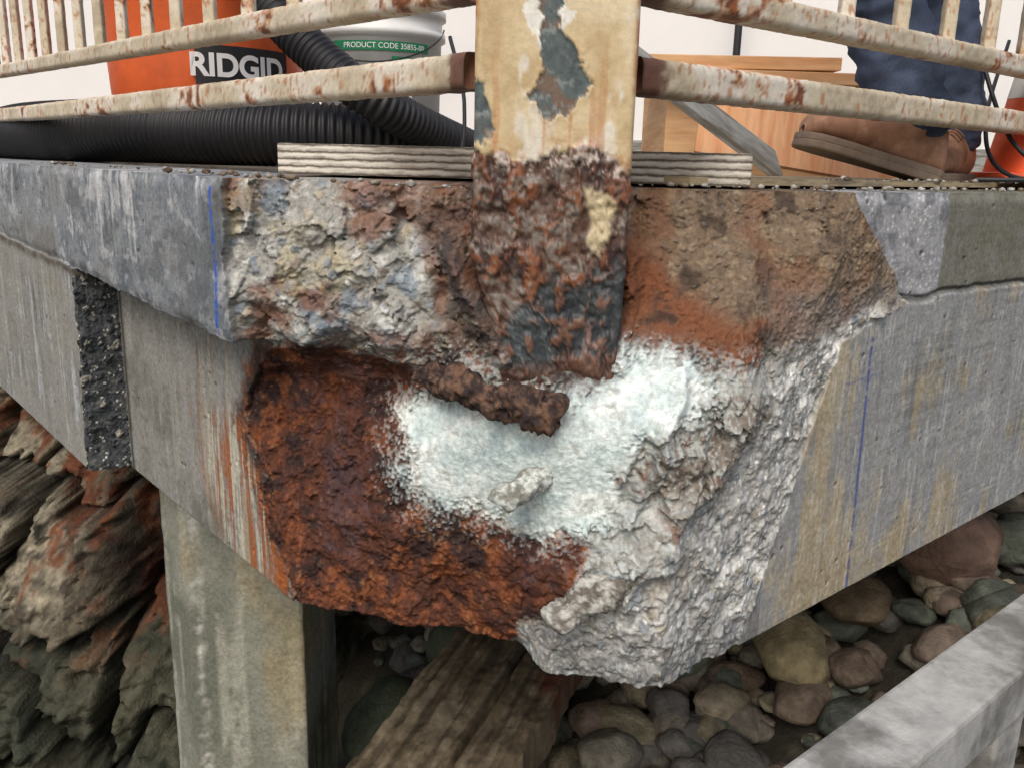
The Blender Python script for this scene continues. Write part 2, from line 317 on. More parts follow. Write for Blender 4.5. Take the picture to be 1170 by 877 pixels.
col=col+(wc-col)*(white*(.98-.1*sstep(.1,.5,-n3)))[...,None]
dust=sstep(.2,.6,g1*.8+.5*n2+.7*np.exp(-(np.clip(-sdw,0,1)/np.where(rust>.5,.022,.055))))*spall*(1-white)*(1-.35*rust)*np.where(rust>.5,sstep(-.06,-.03,sdw),1)*sstep(-.165,-.21,Z+.02*n2)
col=lay(col,C(182,192,190),dust*.65)
col=lay(col,C(112,140,150),spall*(1-white)*np.exp(-(((X-.15)/.05)**2+((Z+.2)/.02)**2))*.5)
col=lay(col,C(48,42,40),spall*np.exp(-(linedist(Xd,Zd,[(.0,-.214),(.06,-.218),(.115,-.21)])/.009)**2)*.75)  # gap shadow under the post foot, painted into the colour
bleed=sdf(X,Z,[(-.50,-.38),(-.43,-.36),(-.38,-.44),(-.30,-.62),(-.44,-.62),(-.52,-.5)])
run=fbm(X*95,Y0*95,Z*7,3,.6,seed=51)+.25*n3
col=lay(col,C(160,92,46),sstep(-.03,.02,bleed+.02*n2)*sstep(-.1,.25,run)*(1-spall)*lo*.88)
col=lay(col,C(205,200,178),sstep(-.02,.02,bleed)*sstep(.05,.35,-run)*(1-spall)*lo*.65)
col=lay(col,C(128,96,66),sstep(.15,.5,fbm(X*40,Y0*40,Z*6,4,seed=52))*(X>-.7)*(1-spall)*lo*.5)
ch=np.exp(-((X+.392-.002*np.sin(Z*40))/.0028)**2)*(Z<-.012)*(Z>-.205)*sstep(-.45,.1,g1+.3*n3)
col=lay(col,C(40,92,190),np.clip(ch*1.5,0,1)*.9)
xl=.517+.013*(Z+.227)/(-.402)
ch2=np.exp(-((X-xl)/.0024)**2)*(Z<-.20)*(Z>-.63)*sstep(-.4,.2,fbm(X*40,Y0*0,Z*60,3,seed=54)+.2+.5*g1)
col=lay(col,C(58,80,150),np.clip(ch2*1.6,0,1)*.8)
ch3=np.exp(-((Z+.262-.05*(X-.5))/.0018)**2)*(X>.47)*(X<.545)*sstep(-.4,.2,g1);col=lay(col,C(72,92,150),ch3*.6)
col*=.97
G=np.stack([X,Yf,Z],-1)
Vb=np.maximum(.8+1.166*np.clip(-xs,0,9)+.851*np.clip(xs,0,9),1.15)
def rowy(y,z): return np.stack([xs,y,np.full_like(xs,z)],-1)[None]
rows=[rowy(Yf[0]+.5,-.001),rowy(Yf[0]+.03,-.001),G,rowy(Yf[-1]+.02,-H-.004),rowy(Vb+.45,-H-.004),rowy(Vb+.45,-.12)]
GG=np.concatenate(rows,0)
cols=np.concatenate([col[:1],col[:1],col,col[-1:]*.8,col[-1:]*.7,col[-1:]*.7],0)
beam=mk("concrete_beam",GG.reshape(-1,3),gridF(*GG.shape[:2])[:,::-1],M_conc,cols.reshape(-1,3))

def stubcol(a,b,s=1.):
    def f(V):
        t=fbm(V[:,0]*90,V[:,1]*90,V[:,2]*90,4,.7,seed=61);return lin(a)+(lin(b)-lin(a))*sstep(-.2,.3,t)[:,None]
    return f
hw=empty("rusted_anchor_bolts")
tube("bolt_shank",[(-.12,1.09,-.240),(-.075,1.05,-.237),(-.03,1.015,-.246),(.01,.995,-.246),(.038,.985,-.254),(.052,.98,-.252),(.060,.978,-.256)],[.012,.020,.016,.021,.024,.020,.010],M_crust,hw,seg=48,step=.002,ns=.62,colf=stubcol((54,45,43),(112,86,70)))
tube("bolt_shank_2",[(.085,1.05,-.333),(.04,1.010,-.345),(.0,.986,-.358),(-.012,.980,-.364),(-.014,.979,-.366)],[.012,.015,.017,.016,.012],M_crust,hw,seg=40,step=.002,ns=.38,colf=stubcol((132,132,122),(210,218,212)))
tube("bolt_shank_3",[(.18,1.0,-.452),(.12,.968,-.468),(.07,.958,-.500),(.058,.955,-.51),(.055,.954,-.513)],[.016,.021,.021,.019,.010],M_crust,hw,seg=40,step=.002,ns=.45,colf=stubcol((104,98,90),(180,180,172)))

# ------------------------------------------------------------------ post
nx,nz=110,470
zz=np.linspace(1.05,-.232,nz)
px0,px1,py0,py1=-.051,.131,1.03,1.215
def ring(n):
    pts=[];r=.008
    segs=[((px0+r,py0),(px1-r,py0),n),((px1,py0+r),(px1,py1-r),n//2),((px1-r,py1),(px0+r,py1),n//4),((px0,py1-r),(px0,py0+r),n//2)]
    cs=[(px1-r,py0+r,-90),(px1-r,py1-r,0),(px0+r,py1-r,90),(px0+r,py0+r,180)]
    for (a,b,k),(cx,cy,a0) in zip(segs,cs):
        for i in range(k): t=i/k;pts.append((a[0]+(b[0]-a[0])*t,a[1]+(b[1]-a[1])*t))
        for i in range(6): an=math.radians(a0+90*i/6);pts.append((cx+r*math.cos(an),cy+r*math.sin(an)))
    return np.array(pts)
rg=ring(nx);nr=len(rg)
PX=np.tile(rg[:,0],(nz,1));PY=np.tile(rg[:,1],(nz,1));PZ=np.repeat(zz[:,None],nr,1)
cx,cy=.04,1.12
nn=fbm(PX*25,PY*25,PZ*25,4,seed=71);nf=fbm(PX*110,PY*110,PZ*110,4,.65,seed=72);nm=fbm(PX*55,PY*55,PZ*40,4,.6,seed=73)
lw=np.interp(-PZ,[-.1,.08,.12,.17,.205,.232],[0,0,.010,.026,.036,.042])+.008*nn*sstep(0,.1,-PZ);rw=np.interp(-PZ,[0,.1,.2],[0,.001,.004])+.005*nm*sstep(0,.1,-PZ)
t=(PX-px0)/(px1-px0);PX=PX+lw*(1-t)-rw*t
rl=np.interp(PX,[-.05,.0,.06,.131],[.046,.034,.045,.024])+.016*nn+.010*nf
rs=sstep(.003,-.003,PZ-rl)
peel=[(.018,.26),(.05,.26),(.048,.17),(.068,.135),(.074,.108),(.058,.085),(.034,.078),(.006,.098),(.012,.125),(.03,.15),(.024,.19)]
pd=sdf(PX+.016*nn+.006*nf,PZ+.020*nm,peel)*1.0;front=(PY<py0+.02)
pl=sstep(-.001,.001,pd)*front
prim=sstep(-.001,.001,sdf(PX+.018*nn,PZ+.016*nm,[(-.004,.185),(.022,.17),(.028,.145),(.066,.19),(.05,.205),(.02,.208)]))*front*(1-pl)
pl2=sstep(-.001,.001,sdf(PX+.012*nn,PZ+.02*nm,[(-.06,.11),(-.04,.108),(-.035,.075),(-.028,.055),(-.045,.045),(-.06,.05)]))
far=sstep(.28,.34,nn+.4*nm)*(PZ>.25);pl=np.clip(pl+far+pl2,0,1)*(1-rs)
pc=np.zeros(PX.shape+(3,))+C(204,184,144)
pc=lay(pc,C(216,200,166),sstep(0,.5,nn));pc=lay(pc,C(186,162,120),sstep(.1,.5,-nn)*.8)
pc=lay(pc,C(228,228,218),prim);pc=lay(pc,C(224,220,206),sstep(.15,.35,fbm(PX*30,PY*30,PZ*14,4,seed=74)-(PZ-.05)*1.5)*front*.85)
pc=lay(pc,C(178,110,52),sstep(.2,.5,fbm(PX*90,PY*90,PZ*6,3,seed=75)+.1*nf)*sstep(.22,.04,PZ)*.5)
pc=lay(pc,C(150,92,48),np.exp(-np.abs(pd)/.0016)*front*sstep(-.1,.3,nf)*.6)
pc=lay(pc,C(84,96,96),pl);pc=lay(pc,C(118,92,74),pl*sstep(.05,.35,nm)*.8);pc=lay(pc,C(150,158,156),pl*sstep(.12,.4,nf)*.6);pc=lay(pc,C(56,66,70),pl*sstep(.1,.4,-nm)*.6)
edge=np.exp(-((PX-px0)/.004)**2)+np.exp(-((PX-px1)/.005)**2)
pc=lay(pc,C(172,104,44),np.clip(edge,0,1)*sstep(-.05,.3,nm+.1)*.85*(1-pl))
pc=lay(pc,C(166,98,46),np.exp(-np.clip(PZ-rl,0,1)/.008)*sstep(-.2,.2,nf)*.8*(1-rs))
rr=np.zeros(PX.shape+(3,))+C(98,74,62)
rr=lay(rr,C(66,50,47),sstep(-.05,.35,nn));rr=lay(rr,C(136,84,52),sstep(.05,.4,nm)*.85);rr=lay(rr,C(126,120,112),sstep(.05,.4,nf-.3*nn)*.85)
rr=lay(rr,C(190,178,168),sstep(.0,.3,nf+.2*nn)*(PZ>rl-.022)*.85);rr=lay(rr,C(44,38,38),sstep(.15,.4,-nf-.2*nm)*.6)
gr=sstep(-.010,.010,sdf(PX+.05*nn+.01*nf,PZ+.05*nm,[(.01,-.12),(.04,-.095),(.06,-.12),(.08,-.10),(.14,-.10),(.14,-.26),(-.03,-.26),(-.012,-.18)]))
rr=lay(rr,C(58,65,68),gr*.95);rr=lay(rr,C(94,102,104),gr*sstep(.0,.35,nf)*.75);rr=lay(rr,C(40,44,48),gr*sstep(.0,.35,-nn+.3*nf)*.8);rr=lay(rr,C(124,84,60),gr*sstep(.1,.35,nm+.3*nf)*.65)
rr=lay(rr,C(146,112,98),gr*np.exp(-(((PX-.10)/.015)**2+((PZ+.175)/.03)**2))*sstep(-.1,.3,nf)*.9)
rr=lay(rr,C(88,62,50),sstep(-.19,-.215,PZ+.02*nn)*.8)
pp=sstep(-.004,.004,sdf(PX+.02*nn,PZ+.02*nm,[(.08,.0),(.114,-.004),(.114,-.045),(.10,-.075),(.09,-.07),(.085,-.03)]))*front*sstep(-.35,.0,nf+.3)
rr=lay(rr,C(200,186,150),pp*.9)
pc=pc+(rr-pc)*rs[...,None]
flk=sstep(.02,.06,nn+.25*nm)*.003+sstep(.12,.15,nm)*.002
ofs=(.0006*nn)*(1-rs)-.0018*pl+rs*(-.003+flk+(.005*nm)*(1-.4*gr)+.003*nf-.001*gr)+.0015*np.exp(-np.abs(pd+.002)/.002)*front*(1-rs)+.001*pp
dX=PX-cx
sidem=(PY>py0+.006)&(PY<py1-.006)
PX2=PX+np.where(sidem,np.sign(dX)*ofs,0);PY2=PY+np.where(PY<py0+.012,-ofs,0)
i=np.arange(nz*nr).reshape(nz,nr);j=np.roll(i,-1,axis=1)
PF=np.stack([i[:-1],i[1:],j[1:],j[:-1]],-1).reshape(-1,4)
post=mk("steel_post",np.stack([PX2,PY2,PZ],-1).reshape(-1,3),PF,M_paintrust,(pc*.95).reshape(-1,3))

# ------------------------------------------------------------------ rails
def railcol(V):
    a=fbm(V[:,0]*9,V[:,1]*9,V[:,2]*9,4,seed=81);b=fbm(V[:,0]*80,V[:,1]*80,V[:,2]*80,3,seed=82);c=fbm(V[:,0]*34,V[:,1]*34,V[:,2]*34,4,.65,seed=83);e=fbm(V[:,0]*130,V[:,1]*130,V[:,2]*60,3,.6,seed=84)
    k=np.zeros((len(V),3))+lin((204,192,166));k=k+(lin((224,217,202))-k)*sstep(-.1,.4,a)[:,None];k=k+(lin((166,152,128))-k)*(sstep(.05,.5,-a+.5*b)*.7)[:,None]
    q=c+.75*a+.25*b
    k=k+(lin((186,128,72))-k)*(sstep(.30,.52,q)*.75)[:,None];k=k+(lin((120,72,48))-k)*(sstep(.52,.62,q))[:,None];k=k+(lin((170,104,54))-k)*(sstep(.30,.42,e+.2*a)*.7)[:,None]
    nearp=np.exp(-((np.hypot(V[:,0]-.04,V[:,1]-1.12)-.1)/.035)**2)
    k=k+(lin((96,54,38))-k)*(sstep(.25,.6,nearp+.5*c)*.9)[:,None]
    return k*.95
def bar(name,a,b,wd,ht,parent,zro=.0):
    a=np.array(a,float);b=np.array(b,float);L=np.linalg.norm(b-a);d=(b-a)/L;s=np.cross(d,[0,0,1]);s/=np.linalg.norm(s);u=np.cross(s,d)
    k=max(8,int(L/.005));r=.008 if min(wd,ht)>.03 else .004
    ringp=[]
    for cxs,cys,a0 in [(wd/2-r,-ht/2+r,-90),(wd/2-r,ht/2-r,0),(-wd/2+r,ht/2-r,90),(-wd/2+r,-ht/2+r,180)]:
        for q in range(4): an=math.radians(a0+30*q);ringp.append((cxs+r*math.cos(an),cys+r*math.sin(an)))
    rp=[];nrp=len(ringp)
    for q in range(nrp):
        p0=np.array(ringp[q]);p1=np.array(ringp[(q+1)%nrp]);m_=6 if np.linalg.norm(p1-p0)>.01 else 1
        for t_ in range(m_): rp.append(p0+(p1-p0)*t_/m_)
    rp=np.array(rp);ts=np.linspace(0,L,k)
    V=a+ts[:,None,None]*d+rp[None,:,0,None]*s+rp[None,:,1,None]*u
    V=V.reshape(-1,3);nr_=len(rp);ax=(a+np.repeat(ts,nr_)[:,None]*d);o=V-ax
    V=ax+o*(1+.04*fbm(V[:,0]*35,V[:,1]*35,V[:,2]*35,3,seed=85)+.045*fbm(V[:,0]*120,V[:,1]*120,V[:,2]*120,2,seed=86))[:,None]
    ii=np.arange(k*nr_).reshape(k,nr_);jj=np.roll(ii,-1,axis=1)
    F=[tuple(q) for q in np.stack([ii[:-1],jj[:-1],jj[1:],ii[1:]],-1).reshape(-1,4)]+[tuple(range(nr_)),tuple((k-1)*nr_+q for q in range(nr_-1,-1,-1))]
    return mk(name,V,F,M_paintrust,railcol(V),parent)
dl_=np.array([-.651,.759,0]);dr_=np.array([.7615,.648,0])
for nm_,st,dd,L_,zl_,zu_,gz,gl in [("metal_railing",np.array([-.049,1.10,0]),dl_,3.2,.131,.226,.021,.004),("metal_railing.001",np.array([.129,1.10,0]),dr_,3.2,.131,.230,.006,.001)]:
    e=empty(nm_)
    bar("bottom_rail",st+[0,0,zl_],st+dd*L_+[0,0,zl_+gl*L_],.045,.042,e)
    bar("mid_rail",st+[0,0,zu_],st+dd*L_+[0,0,zu_+gz*L_],.04,.036,e)
    bar("top_rail",st+[0,0,1.0],st+dd*L_+[0,0,1.0],.05,.05,e)
    s_=.30;k=0
    while s_<L_-.1:
        q=st+dd*s_;bar("baluster_%d"%k,q+np.array([0,0,zu_+.016+gz*s_]),q+np.array([.0005,0,.98]),.022,.022,e)
        s_+=.165;k+=1

# ------------------------------------------------------------------ deck
def poly_prism(name,pts,z0,z1,m,parent=None):
    nn_=len(pts);V=[(p[0],p[1],z0) for p in pts]+[(p[0],p[1],z1) for p in pts]
    F=[tuple(range(nn_-1,-1,-1)),tuple(range(nn_,2*nn_))]+[(i,(i+1)%nn_,nn_+(i+1)%nn_,nn_+i) for i in range(nn_)]
    return mk(name,V,F,m,None,parent,False)
M_deck=mat("deck_surface",(126,118,106),.9,14,.25,.5,.004,c2=(88,80,70),c2scale=5,scale2=180)
poly_prism("concrete_deck",[(-.0,1.30),(2.5,3.42),(2.5,5.2),(-2.9,5.2),(-2.9,4.65)],-.12,.0025,M_deck)
M_ply=mat("plywood_sheet",(178,162,132),.8,40,.2,.3,.001,c2=(130,118,100),c2scale=9,stretch=(1,1,8))
a_=np.array([.27,1.20]);b_=np.array([1.9,2.575]);nr2=np.array([-.648,.7615])
pp_=[a_+nr2*.05,b_+nr2*.05,b_+nr2*.45,a_+nr2*.45]
poly_prism("plywood_deck_sheet",[tuple(q) for q in pp_],.004,.015,M_ply)
m=bpy.data.materials.new("laminated_wood_edge");m.use_nodes=True;nt=m.node_tree;N=nt.nodes;b=N["Principled BSDF"]
tc=N.new("ShaderNodeTexCoord");mp=N.new("ShaderNodeMapping");mp.inputs["Scale"].default_value=(.7,.7,1);nt.links.new(tc.outputs["Object"],mp.inputs[0])
wv=N.new("ShaderNodeTexWave");wv.bands_direction='Z';wv.inputs["Scale"].default_value=30;wv.inputs["Distortion"].default_value=2.4;wv.inputs["Detail"].default_value=6;wv.inputs["Detail Scale"].default_value=2.0;wv.inputs["Detail Roughness"].default_value=.7
nt.links.new(mp.outputs[0],wv.inputs[0]);cr=N.new("ShaderNodeValToRGB");E=cr.color_ramp.elements
E[0].color=(*lin((108,102,92)),1);E[0].position=.06;E[1].color=(*lin((214,210,200)),1);E[1].position=.75;e_=E.new(.25);e_.color=(*lin((182,176,164)),1)
nt.links.new(wv.outputs[0],cr.inputs[0])
nz_=N.new("ShaderNodeTexNoise");nz_.inputs["Scale"].default_value=24;nz_.inputs["Detail"].default_value=7;mp2=N.new("ShaderNodeMapping");mp2.inputs["Scale"].default_value=(1,1,7);nt.links.new(tc.outputs["Object"],mp2.inputs[0]);nt.links.new(mp2.outputs[0],nz_.inputs[0])
mx=N.new("ShaderNodeMix");mx.data_type='RGBA';mx.blend_type='MULTIPLY';mx.inputs[0].default_value=.6;nt.links.new(cr.outputs[0],mx.inputs[6])
cr2=N.new("ShaderNodeValToRGB");cr2.color_ramp.elements[0].position=.35;cr2.color_ramp.elements[0].color=(.35,.33,.3,1);cr2.color_ramp.elements[1].position=.52;nt.links.new(nz_.outputs[0],cr2.inputs[0]);nt.links.new(cr2.outputs[0],mx.inputs[7])
nt.links.new(mx.outputs[2],b.inputs["Base Color"]);b.inputs["Roughness"].default_value=.9
bp=N.new("ShaderNodeBump");bp.inputs["Distance"].default_value=.002;bp.inputs["Strength"].default_value=.5;nt.links.new(wv.outputs[0],bp.inputs["Height"]);nt.links.new(bp.outputs[0],b.inputs["Normal"])
L=.70
ob=box("laminated_wood_board",-L/2,L/2,-.12,.12,-.0225,.0225,m,None,.0025)
ob.matrix_world=Matrix.Translation((-.0,1.43,.0255))@Matrix.Rotation(math.radians(-9.5),4,'Z')

# ------------------------------------------------------------------ things on the deck
M_or=mat("orange_plastic",(226,104,52),.5,20,.08,.1,.001,spec=.4,c2=(200,92,50),c2scale=8,c2lo=.5,c2hi=.75)
M_bk=mat("black_plastic",(34,35,38),.5,40,.2,.1,.001,spec=.5)
M_wh=mat("white_plastic",(228,230,228),.45,10,.06,.05,.001,spec=.5,c2=(196,198,192),c2scale=6,c2lo=.55,c2hi=.8)
M_gr=mat("green_print",(28,120,82),.6,10,.05,0);M_txtw=mat("white_print",(235,235,235),.6,10,.03,0)
vac=empty("shop_vacuum");vc=(-1.03,3.05,.003);VR=.31
revolve("drum",[(.0,.04),(.275,.04),(.29,.06),(.305,.3),(.31,.56),(.315,.57),(.315,.59),(.30,.595),(.0,.595)],M_or,vc,vac)
revolve("lid",[(.0,.596),(.32,.596),(.325,.62),(.315,.68),(.22,.76),(.14,.79),(.0,.795)],M_bk,vc,vac)
for k_ in range(4):
    an=math.radians(45+90*k_);revolve("caster_%d"%k_,[(0,0),(.03,.0),(.034,.02),(.03,.045),(0,.045)],M_bk,(vc[0]+.24*math.cos(an),vc[1]+.24*math.sin(an),0.003),vac,16)
def wrap(name,body,size,ang,z,R_,c,m,parent,bold=0.):
    cu=bpy.data.curves.new(name,'FONT');cu.body=body;cu.size=size;cu.align_x='CENTER';cu.align_y='CENTER';cu.offset=bold
    o=bpy.data.objects.new(name,cu);sc.collection.objects.link(o);dg=bpy.context.evaluated_depsgraph_get();me=bpy.data.meshes.new_from_object(o.evaluated_get(dg))
    bpy.data.objects.remove(o)
    bm=bmesh.new();bm.from_mesh(me);bmesh.ops.subdivide_edges(bm,edges=bm.edges[:],cuts=1);bmesh.ops.triangulate(bm,faces=bm.faces[:]);bm.to_mesh(me);bm.free()
    for v in me.vertices:
        a=ang+v.co.x/R_;v.co=(c[0]+R_*math.cos(a),c[1]+R_*math.sin(a),c[2]+z+v.co.y)
    me.materials.clear();me.materials.append(m);o=bpy.data.objects.new(name,me);return link(o,parent)
def band(name,a0,a1,z0,z1,R_,c,m,parent):
    k=max(6,int((a1-a0)/.05));V=[];F=[]
    for q in range(k+1):
        a=a0+(a1-a0)*q/k
        for zz_ in(z0,z1): V.append((c[0]+R_*math.cos(a),c[1]+R_*math.sin(a),c[2]+zz_))
    for q in range(k): F.append((2*q,2*q+2,2*q+3,2*q+1))
    return mk(name,V,F,m,None,parent)
ang=math.radians(-90+36)
band("label_plate",ang-.42,ang+.55,.222,.345,.3135,vc,M_bk,vac)
wrap("label_text","RIDGID",.090,ang+.0,.285,.3155,vc,M_txtw,vac,.003)
pail=empty("plastic_pail");pc_=(-.45,2.98,.003)
revolve("bucket",[(0,.0),(.175,.0),(.185,.01),(.195,.39),(.208,.395),(.208,.415),(.197,.417),(.198,.455),(.210,.458),(.210,.48),(.19,.49),(0,.492)],M_wh,pc_,pail)
band("green_stripe",-2.4,-.6,.345,.372,.1985,pc_,M_gr,pail);wrap("code_text","PRODUCT CODE 35855-00",.022,-1.35,.358,.2,pc_,M_txtw,pail)
band("green_stripe_2",-2.4,-.6,.095,.115,.192,pc_,M_gr,pail);band("print_block",-1.25,-.9,.15,.33,.1965,pc_,M_gr,pail);band("print_block_inner",-1.23,-.92,.16,.32,.1975,pc_,M_wh,pail)
tube("bail",[(pc_[0]+.205*math.cos(a),pc_[1]+.205*math.sin(a)-.01,pc_[2]+.43-.12*math.sin(-a)) for a in np.linspace(-math.pi,0,14)],.0025,M_bk,pail,8)
tube("corrugated_hose",[(-2.4,4.1,.094),(-1.75,3.2,.094),(-1.35,2.83,.094),(-1.0,2.63,.094),(-.7,2.52,.094),(-.45,2.54,.09),(-.30,2.66,.078),(-.22,2.82,.06)],[.09,.09,.09,.089,.087,.082,.07,.056],M_bk,None,32,.003,(.021,.05))
tube("corrugated_hose.001",[(-.95,2.85,.72),(-.80,2.65,.56),(-.64,2.48,.385),(-.52,2.42,.28),(-.42,2.38,.205),(-.33,2.42,.15),(-.2,2.6,.09),(-.1,2.8,.06),(.1,3.2,.06)],.052,M_bk,None,28,.003,(.018,.06))
M_tan=mat("fresh_plywood",(216,176,132),.75,8,.15,.2,.001,c2=(204,156,112),c2scale=3,stretch=(1,1,10))
M_orp=mat("orange_tinted_plywood",(224,172,128),.7,8,.12,.2,.001,c2=(212,150,104),c2scale=3,stretch=(10,1,1))
M_gw=mat("grey_timber",(158,160,156),.85,20,.25,.4,.001,c2=(116,112,104),stretch=(1,1,10))
cr_=empty("plywood_crate")
box("front_panel",.45,1.35,2.80,2.82,.003,.27,M_tan,cr_,.002);box("side_panel",.45,.47,2.82,3.3,.003,.27,M_tan,cr_,.002);box("side_panel_2",1.33,1.35,2.82,3.3,.003,.27,M_tan,cr_,.002);box("back_panel",.45,1.35,3.3,3.32,.003,.27,M_tan,cr_,.002)
box("lid_board",.40,1.1,2.7,3.05,.276,.31,M_tan,cr_,.003,(0,.012,-.05));box("lid_board_2",.36,.95,2.75,3.1,.318,.355,M_tan,cr_,.003,(0,-.01,.04))
gb=box("grey_timber_board",-.22,.22,-.10,.10,-.008,.008,M_gw,None,.002,(math.radians(22),math.radians(33),math.radians(4)));gb.location=(.40,2.02,.155)
lp=box("leaning_plywood",-.32,.32,-.006,.006,-.15,.15,M_orp,None,.001,(math.radians(-38),math.radians(8),math.radians(-6)));lp.location=(.80,2.42,.14)
M_wall=mat("white_painted_wall",(236,236,234),.6,3,.03,.1,.002,c2=(214,216,216),c2scale=1.5,c2lo=.5,c2hi=.8)
wl=empty("white_building_wall");box("wall_panel",-4.5,4.5,4.6,4.8,-.3,3.2,M_wall,wl,.004)
for q in range(-4,5,2): box("wall_batten_%d"%(q+4),q-.02+.3,q+.02+.3,4.58,4.598,0,3.1,M_wall,wl,.003)
box("base_trim",-4.5,4.5,4.57,4.597,.01,.16,M_gw,wl,.004)
tube("drain_pipe",[(1.02,4.4,.0),(1.02,4.4,.2),(1.02,4.4,3.0)],.018,M_bk,None,14,.2)
M_cone=mat("cone_orange",(240,104,62),.5,20,.08,.05,.001,spec=.5)
cn=empty("traffic_cone");cc_=(1.13,1.98,.016)
box("base",cc_[0]-.13,cc_[0]+.13,cc_[1]-.13,cc_[1]+.13,.016,.036,M_cone,cn,.008);revolve("cone",[(.10,.036),(.098,.05),(.06,.26),(.025,.45),(.02,.455),(0,.456)],M_cone,(cc_[0],cc_[1],0),cn,32)
revolve("reflective_collar",[(.0735,.19),(.0495,.325)],M_wh,(cc_[0],cc_[1],0),cn,32)
for q,pts in enumerate([[(.95,1.95,.3),(1.0,1.85,.1),(1.08,1.75,.025),(1.25,1.8,.022),(1.5,2.1,.022)],[(1.2,2.3,.35),(1.02,2.0,.14),(.98,1.8,.03),(1.15,1.72,.024),(1.3,1.9,.024)],[(.82,1.62,.02),(.95,1.60,.022),(1.05,1.66,.022),(1.2,1.9,.02),(1.6,2.3,.02)],[(-.16,2.1,.3),(-.12,2.0,.15),(-.14,1.9,.02),(-.3,1.85,.02),(-.5,2.0,.02)],[(1.0,1.70,.022),(1.08,1.66,.05),(1.0,1.66,.09),(1.1,1.8,.12),(1.3,1.95,.03)]]):
    tube("electric_cable"+("" if q==0 else ".%03d"%q),pts,.0045,M_bk,None,10,.01)
def rocks(name,items,m,sub=2,amp=.25,flat=None):
    bm=bmesh.new();bmesh.ops.create_icosphere(bm,subdivisions=sub,radius=1);bv=np.array([v.co[:] for v in bm.verts]);bf=np.array([[v.index for v in f.verts] for f in bm.faces]);bm.free()
    VV=[];FF=[];CC=[];o=0
    for (c,s,cl,sd) in items:
        rs_=np.random.default_rng(sd);q=rs_.random(3)*40;fr=1.1
        v=bv*(1+amp*fbm(bv[:,0]*fr+q[0],bv[:,1]*fr+q[1],bv[:,2]*fr+q[2],4))[:,None]
        for _ in range(6):
            d=rs_.normal(size=3);d/=np.linalg.norm(d);h_=.70+.22*rs_.random();t_=v@d;v=v-np.clip(t_-h_,0,9)[:,None]*d*.85
        a=rs_.random()*6.28;Rz=np.array([[math.cos(a),-math.sin(a),0],[math.sin(a),math.cos(a),0],[0,0,1]])
        v=(v*np.array(s))@Rz.T+np.array(c)
        t_=fbm(bv[:,0]*1.6+q[0],bv[:,1]*1.6,bv[:,2]*1.6,5,.65,seed=sd%17);sp=fbm(bv[:,0]*14,bv[:,1]*14+q[1],bv[:,2]*14,3,.7,seed=3);cl=np.array(cl)
        CC.append(cl*np.clip(1+.8*t_+.4*sp,.25,1.8)[:,None]);VV.append(v);FF.append(bf+o);o+=len(v)
    return mk(name,np.concatenate(VV),np.concatenate(FF),m,np.concatenate(CC))
it=[]
for q in range(330):
    if q%3==0: x=-rng.random()*1.0-.05;y=.70+1.166*-x+rng.random()*.1
    else: x=.16+rng.random()*.95;y=max(.82+.851*x,1.16)+rng.random()*.12+.02
    rr_=.0015+.005*rng.random()**3;it.append(((x,y,.002+rr_*.5+(.0125 if (x>.45 and y>.90+.851*x) else 0)),(rr_*1.3,rr_,rr_*.7),lin([(120,108,92),(150,146,138),(90,76,64),(170,170,165)][q%4]),q))
rocks("concrete_rubble",it,M_crust,1,.3)

# ------------------------------------------------------------------ below: pier, rail, slab, terrain, rocks
def nz_block(name,x0,x1,y0,y1,z0,z1,ch,colf,amp=.003,res=.01,parent=None):
    pts=[(x0+ch,y0),(x1,y0),(x1,y1),(x0,y1),(x0,y0+ch)];P=[]
    for a,b in zip(pts,pts[1:]+pts[:1]):
        L_=math.dist(a,b);k=max(1,int(L_/res))
        for i in range(k): P.append((a[0]+(b[0]-a[0])*i/k,a[1]+(b[1]-a[1])*i/k))
    P=np.array(P);zq=np.arange(z0,z1+1e-6,res);Vx=np.tile(P[:,0],(len(zq),1));Vy=np.tile(P[:,1],(len(zq),1));Vz=np.repeat(zq[:,None],len(P),1)
    c=((x0+x1)/2,(y0+y1)/2);d=amp*fbm(Vx*20,Vy*20,Vz*20,4,seed=91);Vx=Vx+(Vx-c[0])*d*6;Vy=Vy+(Vy-c[1])*d*6
    ii=np.arange(Vx.size).reshape(Vx.shape);jj=np.roll(ii,-1,axis=1);F=np.stack([ii[:-1],jj[:-1],jj[1:],ii[1:]],-1).reshape(-1,4)
    V=np.stack([Vx,Vy,Vz],-1).reshape(-1,3);return mk(name,V,F,M_conc,colf(V),parent)
def piercol(V):
    x,y,z=V.T;a=fbm(x*5,y*5,z*3,4,seed=92);s=fbm(x*45,y*45,z*3,4,seed=93);f=fbm(x*60,y*60,z*60,3,seed=94)
    k=np.zeros((len(V),3))+lin((134,136,124));k=k+(lin((100,104,92))-k)*(sstep(-.1,.4,a)*.8)[:,None];k=k+(lin((180,180,166))-k)*(sstep(.1,.45,s+.3*f)*.5)[:,None];k=k+(lin((154,138,98))-k)*(sstep(.1,.5,-a+.3*s)*.5)[:,None]
    k=k+(lin((212,212,204))-k)*(np.exp(-((x+.665+.01*f)/.010)**2)*sstep(-.1,.3,s+f*.5+.1)*.7)[:,None];k=k*(1+.15*f)[:,None];return k
nz_block("concrete_pier",-.765,-.442,1.72,2.05,-2.5,-.6,.075,piercol)
hr=empty("lower_concrete_railing")
M_lr=mat("pale_concrete",(170,171,168),.85,30,.22,.5,.002,c2=(118,118,114),c2scale=9,c2lo=.46,c2hi=.62,scale2=220)
st=np.array([.30,.82]);an=math.atan2(.648,.7615);nrm=np.array([.648,-.7615])
cpos=st+nrm*.045+np.array([.7615,.648])*.35
